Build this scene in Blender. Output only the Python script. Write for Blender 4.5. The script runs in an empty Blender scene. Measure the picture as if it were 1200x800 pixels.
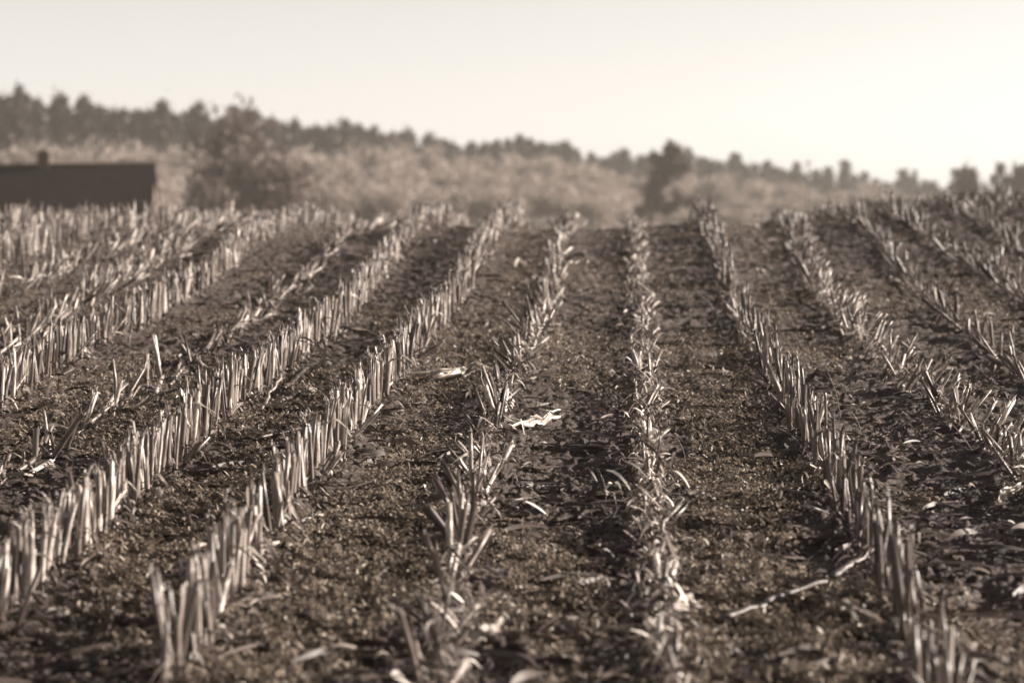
import bpy, math
import numpy as np
R = math.radians
sc = bpy.context.scene
C = sc.collection

# ------------------------------------------------------------------ camera, light, exposure
CAMZ = 1.82
PITCH = math.atan(150 / 2833.33)
FPX = 2833.33
cam = bpy.data.cameras.new('camera')
camo = bpy.data.objects.new('camera', cam); C.objects.link(camo)
camo.location = (0, 0, CAMZ)
camo.rotation_euler = (R(90) - PITCH, 0, 0)
cam.lens = 85; cam.sensor_width = 36; cam.clip_start = 0.1; cam.clip_end = 6000
cam.dof.use_dof = True; cam.dof.focus_distance = 12.2; cam.dof.aperture_fstop = 2.1
cam.dof.aperture_blades = 0
sc.camera = camo

SUN_EL, SUN_AZ = R(20), R(79)          # azimuth measured clockwise from the view direction (+Y)
world = bpy.data.worlds.new('World'); sc.world = world; world.use_nodes = True
nt = world.node_tree; nt.nodes.clear()
sky = nt.nodes.new('ShaderNodeTexSky'); sky.sky_type = 'NISHITA'; sky.sun_disc = False
sky.sun_elevation = SUN_EL; sky.sun_rotation = SUN_AZ; sky.air_density = 1.0; sky.dust_density = 0.35; sky.ozone_density = 1.0
bw = nt.nodes.new('ShaderNodeRGBToBW')
tint = nt.nodes.new('ShaderNodeMix'); tint.data_type = 'RGBA'; tint.blend_type = 'MULTIPLY'; tint.inputs[0].default_value = 1
tint.inputs[7].default_value = (1.0, 0.965, 0.915, 1)
bg = nt.nodes.new('ShaderNodeBackground'); bg.inputs[1].default_value = 0.058
wo = nt.nodes.new('ShaderNodeOutputWorld')
nt.links.new(sky.outputs[0], bw.inputs[0]); nt.links.new(bw.outputs[0], tint.inputs[6])
nt.links.new(tint.outputs[2], bg.inputs[0]); nt.links.new(bg.outputs[0], wo.inputs[0])

sun = bpy.data.lights.new('sun', 'SUN'); sun.energy = 5.0; sun.angle = R(0.6); sun.color = (1.0, 0.90, 0.79)
suno = bpy.data.objects.new('sun', sun); C.objects.link(suno)
suno.location = (30, 20, 40)
suno.rotation_euler = (R(90) - SUN_EL, 0, math.pi - SUN_AZ)
sc.view_settings.view_transform = 'Standard'; sc.view_settings.look = 'None'
sc.view_settings.gamma = 1; sc.view_settings.use_curve_mapping = False
sc.view_settings.exposure = 1.55
sc.render.engine = 'CYCLES'
sc.cycles.use_denoising = True
sc.cycles.max_bounces = 5; sc.cycles.diffuse_bounces = 2; sc.cycles.glossy_bounces = 2
sc.cycles.transmission_bounces = 3; sc.cycles.volume_bounces = 0; sc.cycles.transparent_max_bounces = 4
sc.cycles.caustics_reflective = False; sc.cycles.caustics_refractive = False

rng = np.random.default_rng(7)

# ------------------------------------------------------------------ helpers
def hashn(ix, iy, seed):
    h = (ix.astype(np.int64) * 374761393 + iy.astype(np.int64) * 668265263 + seed * 974711) & 0x7fffffff
    h = ((h ^ (h >> 13)) * 1274126177) & 0x7fffffff
    return ((h ^ (h >> 16)) & 0xffff) / 65535.0
def vnoise(x, y, seed=0):
    x = np.asarray(x, float); y = np.asarray(y, float)
    ix = np.floor(x); iy = np.floor(y); fx = x - ix; fy = y - iy
    fx = fx * fx * (3 - 2 * fx); fy = fy * fy * (3 - 2 * fy)
    a = hashn(ix, iy, seed); b = hashn(ix + 1, iy, seed); c = hashn(ix, iy + 1, seed); d = hashn(ix + 1, iy + 1, seed)
    return (a * (1 - fx) + b * fx) * (1 - fy) + (c * (1 - fx) + d * fx) * fy
def fbm(x, y, seed=0, octs=4, gain=.5):
    s = 0; a = 1; t = 0
    for k in range(octs):
        s = s + a * vnoise(np.asarray(x) * 2 ** k + 13.7 * k, np.asarray(y) * 2 ** k - 7.1 * k, seed + k); t += a; a *= gain
    return s / t
def sstep(x, a, b):
    t = np.clip((np.asarray(x, float) - a) / (b - a), 0, 1); return t * t * (3 - 2 * t)

# terrain profile along the view: the field rises to a crest, drops behind it, then climbs to the wood
_ys = np.linspace(0, 1000, 20001)
_sl = np.interp(_ys, [0, 18, 20, 25, 27, 30, 34, 42, 60, 95, 115, 230, 250, 1000],
                [.054, .054, .066, .066, .045, -.005, -.05, -.09, -.09, -.07, 0, 0, 0, 0])
_pz = np.concatenate([[0], np.cumsum((_sl[1:] + _sl[:-1]) / 2 * np.diff(_ys))])
def ground(x, y):
    x = np.asarray(x, float); y = np.asarray(y, float)
    z = np.interp(y, _ys, _pz)
    c = np.interp(x, [-7, -4, -2, .5, 1.4, 2.0, 2.6, 3.2, 3.9, 4.6, 6.5, 9], [.0, .02, .02, .0, .0, .07, .07, .0, .10, .16, .20, .2])
    z = z + c * sstep(y, 21, 28) * (1 - sstep(y, 45, 90))
    t = x / np.maximum(y, 1)
    far = np.interp(t, [-.4, -.21, 0, .21, .4], [7.5, 6.0, 3.0, .5, -1])
    base = _pz[int(230 / .05)]
    z = z + (far - base) * sstep(y, 250, 430)
    return z
# row lines in the picture (1200 px wide), turned into ground lines
def ray(px, py):
    dx = (px - 600) / FPX; dy = -(py - 400) / FPX
    c, s = math.cos(PITCH), math.sin(PITCH)
    return np.array([dx, c + dy * s, -s + dy * c])      # y forward, z up
def hit(px, py):
    d = ray(px, py); lo, hi = 2.0, 2.0
    while hi < 60:
        p = d * hi
        if CAMZ + p[2] < ground(p[0], p[1]): break
        lo = hi; hi += .1
    for _ in range(30):
        m = (lo + hi) / 2; p = d * m
        if CAMZ + p[2] < ground(p[0], p[1]): hi = m
        else: lo = m
    p = d * lo
    return np.array([p[0], p[1], float(ground(p[0], p[1]))])
def at_depth(px, py, Y):
    d = ray(px, py); t = Y / d[1]; return np.array([d[0] * t, Y, CAMZ + d[2] * t])
def project(p):
    x, y, z = p[..., 0], p[..., 1], p[..., 2] - CAMZ
    c, s = math.cos(PITCH), math.sin(PITCH)
    depth = y * c - z * s; up = y * s + z * c
    return 600 + FPX * x / depth, 400 - FPX * up / depth

rowpix = {
 'A': [(743,275),(750,350),(755,430),(757,500),(760,600),(770,700),(783,795)],
 'B': [(655,290),(645,370),(620,415),(592,480),(570,530),(552,606),(543,653),(522,763),(512,795)],
 'C': [(567,300),(540,362),(492,416),(443,485),(395,540),(333,616),(287,703),(220,795)],
 'D': [(480,285),(430,360),(385,405),(287,483),(213,545),(177,590),(127,636),(67,686),(-20,760)],
 'E': [(415,275),(380,305),(340,345),(270,400),(200,450),(133,493),(83,527),(20,563),(-60,610)],
 'F': [(300,290),(250,335),(180,380),(100,420),(27,470),(-60,520)],
 'G': [(250,275),(205,305),(175,320),(100,365),(50,395),(-40,440)],
 'R1': [(830,268),(847,320),(863,378),(890,415),(925,490),(965,565),(1013,646),(1045,723),(1085,796)],
 'R2': [(920,270),(945,330),(980,380),(1033,430),(1077,470),(1143,517),(1187,560),(1260,620)],
 'R3': [(1015,270),(1060,330),(1100,368),(1162,418),(1240,480)],
 'R4': [(1080,280),(1132,313),(1200,355),(1260,395)],
}
ideal = {'A':0,'B':-1,'C':-2,'D':-3,'E':-4,'F':-5,'G':-6,'H':-7,'I':-8,'J':-9,'K':-10,'R1':1,'R2':2,'R3':3,'R4':4,'R5':5,'R6':6}
rows = {}
for k, i in ideal.items():
    ys = np.arange(4, 36, .25)
    off = np.zeros_like(ys)
    if k in rowpix:
        pts = np.array([hit(*p) for p in rowpix[k]]); o = np.argsort(pts[:, 1]); pts = pts[o]
        dev = pts[:, 0] - (0.13 + .0475 * pts[:, 1] + .75 * i)
        off = np.interp(ys, pts[:, 1], np.clip(dev, -.4, .4))
        ker = np.ones(9) / 9; off = np.convolve(np.pad(off, 4, 'edge'), ker, 'valid')
    rows[k] = (ys, .13 + .0475 * ys + .75 * i + off)
def rowx(k, y): return np.interp(y, rows[k][0], rows[k][1])
_ry = np.linspace(4, 36, 129)
_rx = np.sort(np.array([rowx(k, _ry) for k in ideal]), axis=0)
def rowdist(x, y):
    x = np.asarray(x, float); y = np.asarray(y, float); best = np.full(x.shape, 9.)
    for r in _rx: best = np.minimum(best, np.abs(x - np.interp(y, _ry, r)))
    return best
def micro(x, y):
    "clods, ruts and the low ridges the rows stand on"
    near = 1 - sstep(y, 33, 60)
    d = rowdist(x, y)
    z = .028 * np.exp(-(d / .13) ** 2)
    z += .045 * (fbm(x * 1.7, y * .9, 3, 3) - .5)
    z += .045 * (fbm(x * 4.2, y * 3.4, 8, 2) - .5) * (d > .02)
    cl = fbm(x * 9, y * 9, 11, 4, .6); z += .062 * (cl - .5)
    z += .030 * np.maximum(0, fbm(x * 26, y * 22, 21, 2) - .52) * 3 + .012 * (fbm(x * 60, y * 50, 31, 2) - .5)
    return z * near
def gz(x, y): return ground(x, y) + micro(x, y)

def mesh_from(name, V, Q=None, T=None, rnd=None, smooth=True):
    V = np.asarray(V, np.float32)
    Q = np.zeros((0, 4), np.int32) if Q is None or len(Q) == 0 else np.asarray(Q, np.int32)
    T = np.zeros((0, 3), np.int32) if T is None or len(T) == 0 else np.asarray(T, np.int32)
    me = bpy.data.meshes.new(name)
    me.vertices.add(len(V)); me.vertices.foreach_set('co', V.ravel())
    li = np.concatenate([Q.ravel(), T.ravel()]); me.loops.add(len(li)); me.loops.foreach_set('vertex_index', li)
    tot = np.concatenate([np.full(len(Q), 4), np.full(len(T), 3)]).astype(np.int32)
    st = np.concatenate([[0], np.cumsum(tot)[:-1]]).astype(np.int32)
    me.polygons.add(len(tot)); me.polygons.foreach_set('loop_start', st); me.polygons.foreach_set('loop_total', tot)
    me.polygons.foreach_set('use_smooth', np.full(len(tot), smooth))
    if rnd is not None:
        a = me.attributes.new('rnd', 'FLOAT', 'POINT'); a.data.foreach_set('value', np.asarray(rnd, np.float32))
    me.update(calc_edges=True); me.validate()
    return me
class Acc:
    def __init__(s): s.V = []; s.Q = []; s.T = []; s.r = []; s.n = 0
    def add(s, g, r=0.0):
        V, Q, T = g; s.V.append(V)
        if len(Q): s.Q.append(np.asarray(Q) + s.n)
        if len(T): s.T.append(np.asarray(T) + s.n)
        s.r.append(np.full(len(V), r)); s.n += len(V)
    def geo(s):
        return (np.concatenate(s.V), np.concatenate(s.Q) if s.Q else np.zeros((0, 4), int), np.concatenate(s.T) if s.T else np.zeros((0, 3), int))
    def mesh(s, name, smooth=True):
        V, Q, T = s.geo(); return mesh_from(name, V, Q, T, np.concatenate(s.r), smooth)
def obj(name, me, mat, parent=None, loc=None, **kw):
    o = bpy.data.objects.new(name, me); C.objects.link(o)
    if mat is not None and me is not None and not me.materials: me.materials.append(mat)
    if parent: o.parent = parent
    if loc is not None: o.location = loc
    for k, v in kw.items(): o[k] = v
    return o

# ------------------------------------------------------------------ materials
def new_mat(name):
    m = bpy.data.materials.new(name); m.use_nodes = True; m.node_tree.nodes.clear(); return m, m.node_tree
def N(t, kind, **kw):
    n = t.nodes.new(kind)
    for k, v in kw.items(): setattr(n, k, v)
    return n
def ramp(t, fac, stops):
    r = N(t, 'ShaderNodeValToRGB'); e = r.color_ramp.elements
    e[0].position, e[0].color = stops[0][0], (*stops[0][1], 1); e[1].position, e[1].color = stops[-1][0], (*stops[-1][1], 1)
    for p, c in stops[1:-1]: q = e.new(p); q.color = (*c, 1)
    t.links.new(fac, r.inputs[0]); return r.outputs[0]
def sep(v, k=1.0):
    q = min(1.0, (v / .5) ** .6); return (v * k, v * k * (.66 + .24 * q), v * k * (.57 + .25 * q))
#    # straw browns of the monochrome print
def fac_rnd(t):
    "one brightness value per piece: object colour on single pieces, attribute in a mass"
    oi = N(t, 'ShaderNodeObjectInfo'); s = N(t, 'ShaderNodeSeparateColor'); t.links.new(oi.outputs['Color'], s.inputs[0])
    at = N(t, 'ShaderNodeAttribute', attribute_name='rnd'); a = N(t, 'ShaderNodeMath', operation='ADD', use_clamp=True)
    t.links.new(s.outputs[0], a.inputs[0]); t.links.new(at.outputs['Fac'], a.inputs[1]); return a.outputs[0]
def noise(t, scale, detail=4, vec=None, rough=.6, dist=0):
    n = N(t, 'ShaderNodeTexNoise'); n.inputs['Scale'].default_value = scale; n.inputs['Detail'].default_value = detail
    n.inputs['Roughness'].default_value = rough; n.inputs['Distortion'].default_value = dist
    if vec is not None: t.links.new(vec, n.inputs['Vector'])
    return n.outputs['Fac']
def coords(t, scale=(1, 1, 1), kind='Object'):
    c = N(t, 'ShaderNodeTexCoord'); m = N(t, 'ShaderNodeMapping'); m.inputs['Scale'].default_value = scale
    t.links.new(c.outputs[kind], m.inputs[0]); return m.outputs[0]
def mixc(t, f, a, b, mode='MIX'):
    m = N(t, 'ShaderNodeMix', data_type='RGBA', blend_type=mode)
    if isinstance(f, (int, float)): m.inputs[0].default_value = f
    else: t.links.new(f, m.inputs[0])
    for s, v in ((6, a), (7, b)):
        if isinstance(v, tuple): m.inputs[s].default_value = (*v, 1)
        else: t.links.new(v, m.inputs[s])
    return m.outputs[2]
def finish(t, col, rough=.6, spec=.5, bump=None, bump_d=.002, bump_s=.6, transl=0.0):
    p = N(t, 'ShaderNodeBsdfPrincipled'); o = N(t, 'ShaderNodeOutputMaterial')
    if isinstance(col, tuple): p.inputs['Base Color'].default_value = (*col, 1)
    else: t.links.new(col, p.inputs['Base Color'])
    p.inputs['Roughness'].default_value = rough; p.inputs['Specular IOR Level'].default_value = spec
    if bump is not None:
        b = N(t, 'ShaderNodeBump'); b.inputs['Distance'].default_value = bump_d; b.inputs['Strength'].default_value = bump_s
        t.links.new(bump, b.inputs['Height']); t.links.new(b.outputs[0], p.inputs['Normal'])
    out = p.outputs[0]
    if transl > 0:
        tr = N(t, 'ShaderNodeBsdfTranslucent')
        if isinstance(col, tuple): tr.inputs[0].default_value = (*col, 1)
        else: t.links.new(col, tr.inputs[0])
        ms = N(t, 'ShaderNodeMixShader'); ms.inputs[0].default_value = transl
        t.links.new(out, ms.inputs[1]); t.links.new(tr.outputs[0], ms.inputs[2]); out = ms.outputs[0]
    t.links.new(out, o.inputs[0])

m_stalk, t = new_mat('dry_stalk')
f = fac_rnd(t); base = ramp(t, f, [(0, sep(.025)), (.3, sep(.07)), (.6, sep(.19)), (.85, sep(.42)), (1, sep(.78))])
fib = noise(t, 1.0, 3, coords(t, (260, 260, 9))); blot = noise(t, 1.0, 3, coords(t, (45, 45, 16)))
c = mixc(t, ramp(t, blot, [(.40, (0, 0, 0)), (.62, (.75,) * 3)]), base, sep(.08))
c = mixc(t, ramp(t, fib, [(.35, (.55,) * 3), (.6, (0, 0, 0))]), c, sep(.10))
finish(t, c, .42, .6, fib, .002, .9)
m_leaf, t = new_mat('dry_leaf')
f = fac_rnd(t); base = ramp(t, f, [(0, sep(.03)), (.3, sep(.08)), (.65, sep(.26)), (1, sep(.72))])
fib = noise(t, 1.0, 3, coords(t, (60, 60, 25)))
c = mixc(t, ramp(t, fib, [(.38, (.6,) * 3), (.6, (0, 0, 0))]), base, sep(.09))
finish(t, c, .42, .6, fib, .001, .6, transl=.22)
m_litter, t = new_mat('litter_straw')
f = fac_rnd(t); base = ramp(t, f, [(0, sep(.03)), (.45, sep(.075)), (.78, sep(.20)), (.92, sep(.4)), (1, sep(.72))])
finish(t, base, .55, .4, transl=.12)
m_green, t = new_mat('low_weeds')
f = fac_rnd(t); base = ramp(t, f, [(0, (.045, .033, .024)), (.5, (.25, .20, .158)), (1, (.44, .37, .305))])
finish(t, base, .5, .5, transl=.3)
m_soil, t = new_mat('soil')
v = coords(t); n1 = noise(t, 14, 8, v, .7, .4); n2 = noise(t, 90, 5, v, .7); n3 = noise(t, 1.1, 3, v)
n4 = noise(t, 1.0, 4, coords(t, (22, 60, 30)), .65)
base = ramp(t, n1, [(.3, sep(.020)), (.5, sep(.055)), (.7, sep(.125))])
base = mixc(t, ramp(t, n3, [(.35, (0, 0, 0)), (.65, (.3,) * 3)]), base, sep(.10))
base = mixc(t, ramp(t, n4, [(.56, (0, 0, 0)), (.66, (.8,) * 3)]), base, sep(.24))
base = mixc(t, ramp(t, n2, [(.3, (.6,) * 3), (.55, (0, 0, 0))]), base, sep(.03))
sx = N(t, 'ShaderNodeSeparateXYZ'); t.links.new(coords(t), sx.inputs[0])
mr = N(t, 'ShaderNodeMapRange'); mr.inputs[1].default_value = 45; mr.inputs[2].default_value = 90; t.links.new(sx.outputs[1], mr.inputs[0])
base = mixc(t, mr.outputs[0], base, ramp(t, noise(t, .12, 4, v), [(.3, sep(.26)), (.7, sep(.42))]))      # dry meadow beyond the field, coloured pale for the mist there
mx = N(t, 'ShaderNodeMath', operation='ADD'); t.links.new(n1, mx.inputs[0]); t.links.new(n2, mx.inputs[1])
finish(t, base, .75, .35, mx.outputs[0], .03, .8)
m_clod, t = new_mat('clod')
f = fac_rnd(t); base = ramp(t, f, [(0, sep(.035)), (1, sep(.11))]); n2 = noise(t, 90, 5, coords(t), .7)
finish(t, base, .8, .3, n2, .01, .6)
def crown_mat(name, a, b):
    m, t = new_mat(name); f = fac_rnd(t); finish(t, ramp(t, f, [(0, a), (1, b)]), .7, .3, transl=.25); return m
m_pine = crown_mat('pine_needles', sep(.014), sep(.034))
m_scrub = crown_mat('mist_pale_twigs', sep(.27), sep(.34))  # pale twig colour stands in for the low mist before the wood
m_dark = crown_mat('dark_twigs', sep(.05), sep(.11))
m_bark, t = new_mat('bark'); n = noise(t, 3, 4, coords(t)); finish(t, ramp(t, n, [(.3, sep(.04)), (.7, sep(.12))]), .85, .2)
m_roof, t = new_mat('roof_tiles')
n = noise(t, 1.2, 4, coords(t)); wv = N(t, 'ShaderNodeTexWave', wave_type='BANDS', bands_direction='Z'); wv.inputs['Scale'].default_value = 1.6
t.links.new(coords(t), wv.inputs[0])
finish(t, mixc(t, .3, ramp(t, n, [(.3, sep(.010)), (.7, sep(.022))]), ramp(t, wv.outputs['Fac'], [(0, sep(.008)), (1, sep(.018))])), .9, .1, wv.outputs['Fac'], .03, .5)
m_board, t = new_mat('weathered_boards'); n = noise(t, 1, 4, coords(t, (9, 9, .6))); finish(t, ramp(t, n, [(.3, sep(.09)), (.7, sep(.2))]), .8, .2)
m_brick, t = new_mat('chimney_brick'); br = N(t, 'ShaderNodeTexBrick'); br.inputs['Scale'].default_value = 6
br.inputs['Color1'].default_value = (*sep(.045), 1); br.inputs['Color2'].default_value = (*sep(.06), 1); br.inputs['Mortar'].default_value = (*sep(.09), 1)
t.links.new(coords(t), br.inputs[0]); finish(t, br.outputs[0], .85, .2)

# ------------------------------------------------------------------ the ground, one sheet out to the far side
us = np.concatenate([np.linspace(-1.3, -.28, 22)[:-1], np.linspace(-.28, .30, 620), np.linspace(.30, 1.3, 22)[1:]])
ds = np.concatenate([np.linspace(.5, 5, 60)[:-1], np.exp(np.linspace(math.log(5), math.log(36), 1000))[:-1], np.exp(np.linspace(math.log(36), math.log(900), 150))])
U, D = np.meshgrid(us, ds); X = U * np.maximum(D, 3); Z = gz(X, D)
V = np.stack([X, D, Z], -1).reshape(-1, 3); nu = len(us); nd = len(ds)
i = (np.arange(nd - 1)[:, None] * nu + np.arange(nu - 1)[None]).ravel()
obj('field_ground', mesh_from('field_ground', V, np.stack([i, i + 1, i + nu + 1, i + nu], -1)), m_soil, kind='structure')

# ------------------------------------------------------------------ shapes
def frame_from(dirv, roll=0.0):
    w = np.asarray(dirv, float); w = w / np.linalg.norm(w)
    a = np.array([0, 0, 1.]) if abs(w[2]) < .9 else np.array([0, 1., 0])
    u = np.cross(a, w); u /= np.linalg.norm(u); v = np.cross(w, u)
    c, s = math.cos(roll), math.sin(roll)
    return np.stack([u * c + v * s, -u * s + v * c, w], 1)            # columns
def tube(path, rad, n=7, cap0=True, cap1=True, squash=1.0, roll=0):
    path = np.asarray(path, float); m = len(path); V = []
    for k in range(m):
        d = path[min(k + 1, m - 1)] - path[max(k - 1, 0)]; F = frame_from(d, roll)
        a = np.linspace(0, 2 * math.pi, n, endpoint=False)
        V.append(path[k] + rad[k] * (np.cos(a)[:, None] * F[:, 0] + squash * np.sin(a)[:, None] * F[:, 1]))
    V = np.concatenate(V); Q = []; T = []
    for k in range(m - 1):
        for j in range(n): Q.append((k * n + j, k * n + (j + 1) % n, (k + 1) * n + (j + 1) % n, (k + 1) * n + j))
    if cap0: V = np.vstack([V, path[0]]); c = len(V) - 1; T += [(c, (j + 1) % n, j) for j in range(n)]
    if cap1: V = np.vstack([V, path[-1]]); c = len(V) - 1; b = (m - 1) * n; T += [(c, b + j, b + (j + 1) % n) for j in range(n)]
    return V, np.array(Q), (np.array(T) if T else np.zeros((0, 3), int))
def ribbon(path, width, g, curl=.3, roll=0.0, twist=0.0, taper=True, ragged=.15):
    "a dry leaf strip: three points across, folded along its midrib"
    path = np.asarray(path, float); m = len(path); V = []
    for k in range(m):
        d = path[min(k + 1, m - 1)] - path[max(k - 1, 0)]; F = frame_from(d, roll + twist * k / m)
        s = k / (m - 1); w = width * ((.55 + .9 * s * (1 - s) * 2) * (1 - .75 * s ** 3) if taper else 1) * (1 + ragged * g.normal())
        V += [path[k] - F[:, 0] * w / 2 + F[:, 1] * w * curl, path[k], path[k] + F[:, 0] * w / 2 + F[:, 1] * w * curl * (1 + .3 * g.normal())]
    Q = []
    for k in range(m - 1):
        for j in range(2): a = k * 3 + j; Q.append((a, a + 1, a + 4, a + 3))
    return np.array(V), np.array(Q), np.zeros((0, 3), int)
def stub_geo(g, L=.27, r=.0105, n=8):
    "cut maize stalk: rings at the nodes, brace-rooted foot, slanted splintered cut"
    a = Acc(); bend = g.normal(0, .012, 2); hs = [0, .01, .03]
    node = g.uniform(.04, .09)
    while node < L - .02: hs += [node - .012, node, node + .010]; node += g.uniform(.08, .12)
    hs += [L]; hs = np.array(sorted(set(np.clip(hs, 0, L))))
    hs = hs[np.concatenate([[True], np.diff(hs) > .004])]
    rad = np.full(len(hs), r) * (1 - .15 * hs / L)
    for k in range(3, len(hs) - 1):
        if (k - 3) % 3 == 1: rad[k] *= 1.16
    rad[:2] *= 1.35
    path = np.stack([bend[0] * (hs / L) ** 2, bend[1] * (hs / L) ** 2, hs - .02], 1)
    V, Q, T = tube(path, rad, n, False, False, .86); m = len(hs)
    top = slice((m - 1) * n, m * n); s = g.normal(0, .9, 2)
    V[top, 2] += (V[top, 0] - path[-1, 0]) * s[0] + (V[top, 1] - path[-1, 1]) * s[1] + g.uniform(-.004, .006, n)
    inner = V[top].copy(); inner[:, :2] = path[-1, :2] + (inner[:, :2] - path[-1, :2]) * .72; inner[:, 2] -= .003
    b = (m - 1) * n; q2 = [(b + j, b + (j + 1) % n, m * n + (j + 1) % n, m * n + j) for j in range(n)]
    V = np.vstack([V, inner, path[-1] - [0, 0, .012]]); cc = len(V) - 1
    T = [(cc, m * n + j, m * n + (j + 1) % n) for j in range(n)]
    a.add((V, np.concatenate([Q, q2]), np.array(T)))
    for _ in range(g.integers(3, 7)):                                  # splinters and fibres at the cut
        ang = g.uniform(0, 6.28); p = path[-1] + [math.cos(ang) * r * .8, math.sin(ang) * r * .8, -.01]
        e = p + [g.normal(0, .014), g.normal(0, .014), g.uniform(.008, .045)]
        a.add(ribbon([p, (p + e) / 2 + g.normal(0, .002, 3), e], .005, g, .1, g.uniform(0, 3)))
    for _ in range(g.integers(2, 5)):                                  # brace roots
        ang = g.uniform(0, 6.28); q = np.array([math.cos(ang), math.sin(ang), 0])
        a.add(tube([q * r * .8 + [0, 0, .015], q * (r + .012) + [0, 0, -.005], q * (r + .02) + [0, 0, -.03]], [.003, .0025, .002], 4, False, False))
    return a.geo()
def sheath_geo(g, L=.27, r=.0105):
    "torn leaf sheath wrapped part way round the stalk with a tattered blade"
    a = Acc(); 
    for _ in range(g.integers(1, 3)):
        a0 = g.uniform(0, 6.28); span = g.uniform(1.8, 3.6); z0 = g.uniform(0, .35) * L; z1 = z0 + g.uniform(.35, .7) * L; z1 = min(z1, L * 1.02)
        nz, na = 5, 6; V = []
        for k in range(nz):
            s = k / (nz - 1); rr = r * (1.18 + .5 * s ** 2 * g.uniform(.3, 1.3)); sp = span * (1 - .45 * s)
            for j in range(na):
                an = a0 + sp * (j / (na - 1) - .5); jag = g.normal(0, .008) if k == nz - 1 else 0
                V.append((math.cos(an) * rr, math.sin(an) * rr, z0 + (z1 - z0) * s + jag))
        Q = [(k * na + j, k * na + j + 1, (k + 1) * na + j + 1, (k + 1) * na + j) for k in range(nz - 1) for j in range(na - 1)]
        a.add((np.array(V), np.array(Q), np.zeros((0, 3), int)))
    for _ in range(g.integers(0, 3)):
        an = g.uniform(0, 6.28); o = np.array([math.cos(an), math.sin(an), 0]); z = g.uniform(.02, .75) * L; l = g.uniform(.05, .14); lift = g.uniform(-.6, .9)
        p = [o * r * 1.1 + [0, 0, z]]
        for k in range(5): p.append(p[-1] + l / 5 * (o * (.5 + .15 * k) + [g.normal(0, .25), g.normal(0, .25), lift - .38 * k]))
        p = np.array(p); p[:, 2] = np.maximum(p[:, 2], -.005)
        a.add(ribbon(p, g.uniform(.010, .024), g, .35, g.uniform(-.5, .5), g.normal(0, 1.2)))
    return a.geo()
NT = 16
gT = np.random.default_rng(21)
stubG = [stub_geo(gT, .27, gT.uniform(.0068, .0112)) for _ in range(NT)]
sheathG = [sheath_geo(gT, .27) for _ in range(NT)]
stubM = [None] * NT; sheathM = [None] * NT

# ------------------------------------------------------------------ how each row stands
def T_(lat, lon): return np.array([math.tan(R(lat)), math.tan(R(lon)), 1.0])
def style(k, y, g):
    "returns list of (direction, length scale, brightness, lateral jitter)"
    u = g.random()
    if k in ('C', 'D', 'F', 'I', 'K'):
        if u < .93: return T_(g.normal(1 if k != 'C' else -1, 3.2), g.normal(0, 6)), g.normal(1.02 if k != 'F' else .95, .10), g.beta(1.5, 1.5), .016
        return T_(g.normal(12, 22), g.normal(0, 30)), g.uniform(.6, 1), g.random(), .03
    if k in ('E',):
        if u < .13: return T_(g.normal(-4, 10), g.normal(0, 12)), g.uniform(.6, 1.0), g.beta(2, 2), .03
        return T_(g.normal(25, 22), g.normal(68, 8) * (1 if g.random() < .6 else -1)), g.uniform(.7, 1.15), g.beta(3, 2), .04
    if k in ('G', 'H', 'J'):
        if u < .5: return T_(g.normal(4, 8), g.normal(0, 10)), g.normal(.85, .12), g.beta(3, 2), .02
        return T_(g.normal(36, 12), g.normal(20, 20)), g.uniform(.7, 1.0), g.beta(3, 1.6), .03
    if k == 'A':
        if u < .4: return T_(g.normal(0, 14), g.normal(38, 25)), g.uniform(.45, .85), g.beta(3, 2), .025
        if u < .65: return T_(g.normal(-25, 12), g.normal(20, 25)), g.uniform(.3, .7), g.beta(2.5, 2), .035
        return T_(g.normal(30, 12), g.normal(20, 25)), g.uniform(.3, .75), g.beta(3, 1.6), .035
    if k == 'B':
        if u < .42: return T_(g.normal(-28, 14), g.normal(10, 22)), g.uniform(.5, 1.0), g.beta(1.4, 3.2), .03
        if u < .62: return T_(g.normal(-4, 8), g.normal(0, 12)), g.uniform(.8, 1.05), g.beta(2, 2), .02
        return T_(g.normal(28, 20), g.normal(45, 25)), g.uniform(.4, .95), g.beta(3, 1.5), .03
    if k == 'R1':
        if u < .9: return T_(g.normal(-2, 3.5), g.normal(0, 6)), g.normal(.80, .24), g.beta(1.3, 2.8), .032  # row seen from its shaded side: the shade is put into darker stubs
        return T_(g.normal(-25, 18), g.normal(0, 25)), g.uniform(.5, .95), g.random(), .03
    if k == 'R2':
        if u < .8: return T_(g.normal(30, 10), g.normal(8, 18)), g.uniform(.65, 1.0), g.beta(3.4, 1.6), .03
        return T_(g.normal(-15, 15), g.normal(0, 20)), g.uniform(.6, .95), g.beta(2, 2.4), .03
    if u < .6: return T_(g.normal(-2, 9), g.normal(0, 12)), g.normal(.85, .15), g.beta(2, 2.2), .02     # R3...
    return T_(g.normal(-40, 15), g.normal(10, 25)), g.uniform(.6, 1.0), g.beta(2, 2), .03

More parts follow.
